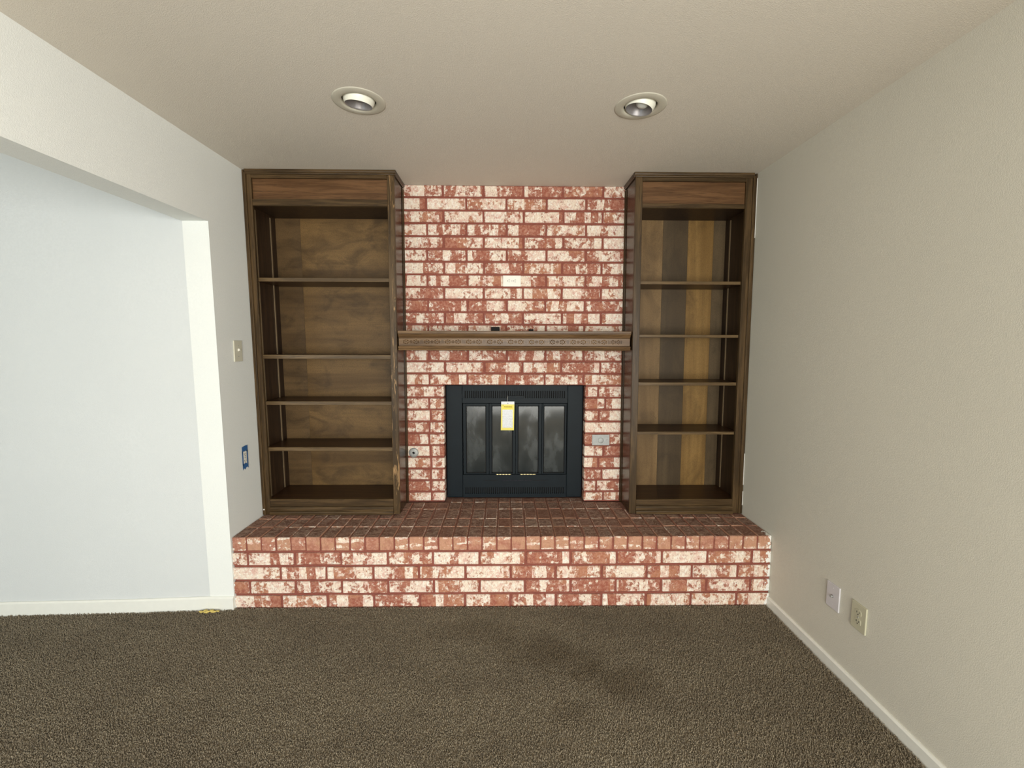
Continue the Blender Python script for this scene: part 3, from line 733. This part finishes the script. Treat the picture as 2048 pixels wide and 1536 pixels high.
# small things on the mantel
t = obj('cable_adapter', box(-.0955, -.0405, YW - .030, YW - .006, 1.5495, 1.5800, .004, 2), M_blackp, label='small black plastic box left on the mantel against the brick, the larger one', cat='adapter')
obj('black_clip', box(.1480, .1785, YW - .022, YW - .006, 1.5495, 1.5665, .002, 2), M_blackp, label='tiny flat black clip on the mantel, right of the larger black box', cat='clip')

# ------------------------------------------------------------------ recessed eyeball lights
def downlight(lx, ly, aim, lab, bulb_big):
    t = empty('recessed_light', (lx, ly, C), lab, 'ceiling light', 'eyeball ceiling lights')
    prof = [(.0695, .012), (.0690, -.001), (.0712, -.0040), (.080, -.0052), (.092, -.0046), (.102, -.0030), (.1063, -.0012), (.1063, .0)]
    obj('trim_ring', lathe(prof, (lx, ly, C - .0003), (0, 0, 1), 56), M_ring, t, smooth=True)
    obj('housing', lathe([(.0815, .0), (.0815, .16), (0, .16)], (lx, ly, C + .001), (0, 0, 1), 32), M_void, t)
    d = Vector(aim).normalized(); R = .0655; ap = math.asin(.055 / R); c0 = Vector((lx, ly, C + .022))
    pr = [(R * math.sin(a), R * math.cos(a)) for a in [ap + (PI - ap) * i / 16 for i in range(17)]]
    e = obj('eyeball', lathe(pr, c0, d, 40), M_eye, t, smooth=True)
    ri = R - .003
    pr = [(.055, R * math.cos(ap)), (.0530, R * math.cos(ap) - .0015), (.052, .03), (.045, .010), (.030, -.015), (0, -.022)]
    obj('reflector', lathe(pr, c0, d, 40), M_can, e, smooth=True)
    if bulb_big: pr = [(0, .034), (.014, .032), (.024, .024), (.027, .012), (.022, -.002), (.014, -.018)]; 
    else: pr = [(0, .020), (.020, .018), (.036, .010), (.040, .002), (.030, -.012)]
    obj('bulb', lathe(pr, c0 + (Vector((.008, -.012, 0)) if bulb_big else Vector((0, 0, 0))), d, 28), M_bulb if bulb_big else plain('dull_bulb_face', (.22, .21, .21), .3), e, smooth=True)
downlight(*LAMPS[0], (-.10, .12, -1), 'left recessed eyeball ceiling light with a white lip and grey bulb face', False)
downlight(*LAMPS[1], (-.18, .03, -1), 'right recessed eyeball ceiling light with a pale round bulb showing', True)

# ------------------------------------------------------------------ carpet pile
rng = np.random.default_rng(4)
x0, x1, y0, y1 = -3.35, 1.470, .95, 2.338
N = 300000
X = rng.uniform(x0, x1, N); Yv = rng.uniform(y0, y1, N)
lim = np.where(X < -1.50, np.where(X < -1.99, 2.222 + (X + 5.08) * .0300, 2.300 + (X + 1.99) * .058) - .002, 2.336); lim = np.where((X > -1.65) & (X < -1.5), 2.318, lim)
Yv = np.where(Yv > lim, y0 + rng.random(N) * (lim - y0), Yv)
h = rng.uniform(.007, .0115, N); h = h * np.where(Yv > lim - .012, 1.25, 1.0)
rb = rng.uniform(.0017, .0027, N); th = rng.uniform(0, 2 * PI, N); lxv = rng.normal(0, .0019, N); lyv = rng.normal(0, .0019, N)
co = np.zeros((N, 6, 3), np.float32)
for k in range(3):
    a = th + k * 2 * PI / 3
    co[:, k, 0] = X + rb * np.cos(a); co[:, k, 1] = Yv + rb * np.sin(a); co[:, k, 2] = .0
    a2 = a + .9
    co[:, 3 + k, 0] = X + lxv + rb * .75 * np.cos(a2); co[:, 3 + k, 1] = Yv + lyv + rb * .75 * np.sin(a2); co[:, 3 + k, 2] = h
co[:, :, 1] = np.minimum(co[:, :, 1], np.maximum(lim, .0)[:, None]); co[:, :, 0] = np.minimum(co[:, :, 0], 1.4735)
idx = np.array([0, 1, 4, 3, 1, 2, 5, 4, 2, 0, 3, 5, 3, 4, 5], np.int32); ls = np.array([0, 4, 8, 12], np.int32)
li = (idx[None, :] + (np.arange(N, dtype=np.int32) * 6)[:, None]).ravel(); st = (ls[None, :] + (np.arange(N, dtype=np.int32) * 15)[:, None]).ravel()
me = bpy.data.meshes.new('carpet_pile'); me.vertices.add(N * 6); me.loops.add(N * 15); me.polygons.add(N * 4)
me.vertices.foreach_set('co', co.ravel()); me.loops.foreach_set('vertex_index', li); me.polygons.foreach_set('loop_start', st)
me.update(calc_edges=True); me.materials.append(M_carpet)
fl = bpy.data.objects['floor']
cp_ = bpy.data.objects.new('carpet_pile', me); COL.objects.link(cp_); cp_.parent = fl; cp_.location = -fl.location; cp_['kind'] = 'stuff'

# torn bit of yellow carpet padding by the hearth corner
bm = bmesh.new(); rg = random.Random(9)
for i in range(9):
    x = -1.665 + i * .011 + rg.uniform(-.004, .004); y = 2.305 + rg.uniform(-.008, .006); r = rg.uniform(.006, .010)
    b2 = bmesh.new(); bmesh.ops.create_icosphere(b2, subdivisions=1, radius=r)
    for v in b2.verts: v.co = Vector((v.co.x * 1.5 + x, v.co.y + y, v.co.z * .7 + .014)) + Vector([rg.uniform(-.002, .002) for _ in range(3)])
    mm = bpy.data.meshes.new('t'); b2.to_mesh(mm); b2.free(); bm.from_mesh(mm); bpy.data.meshes.remove(mm)
obj('carpet_pad_scrap', bm, M_foam, label='frayed yellow scrap of carpet padding at the white baseboard near hearth corner', cat='padding')
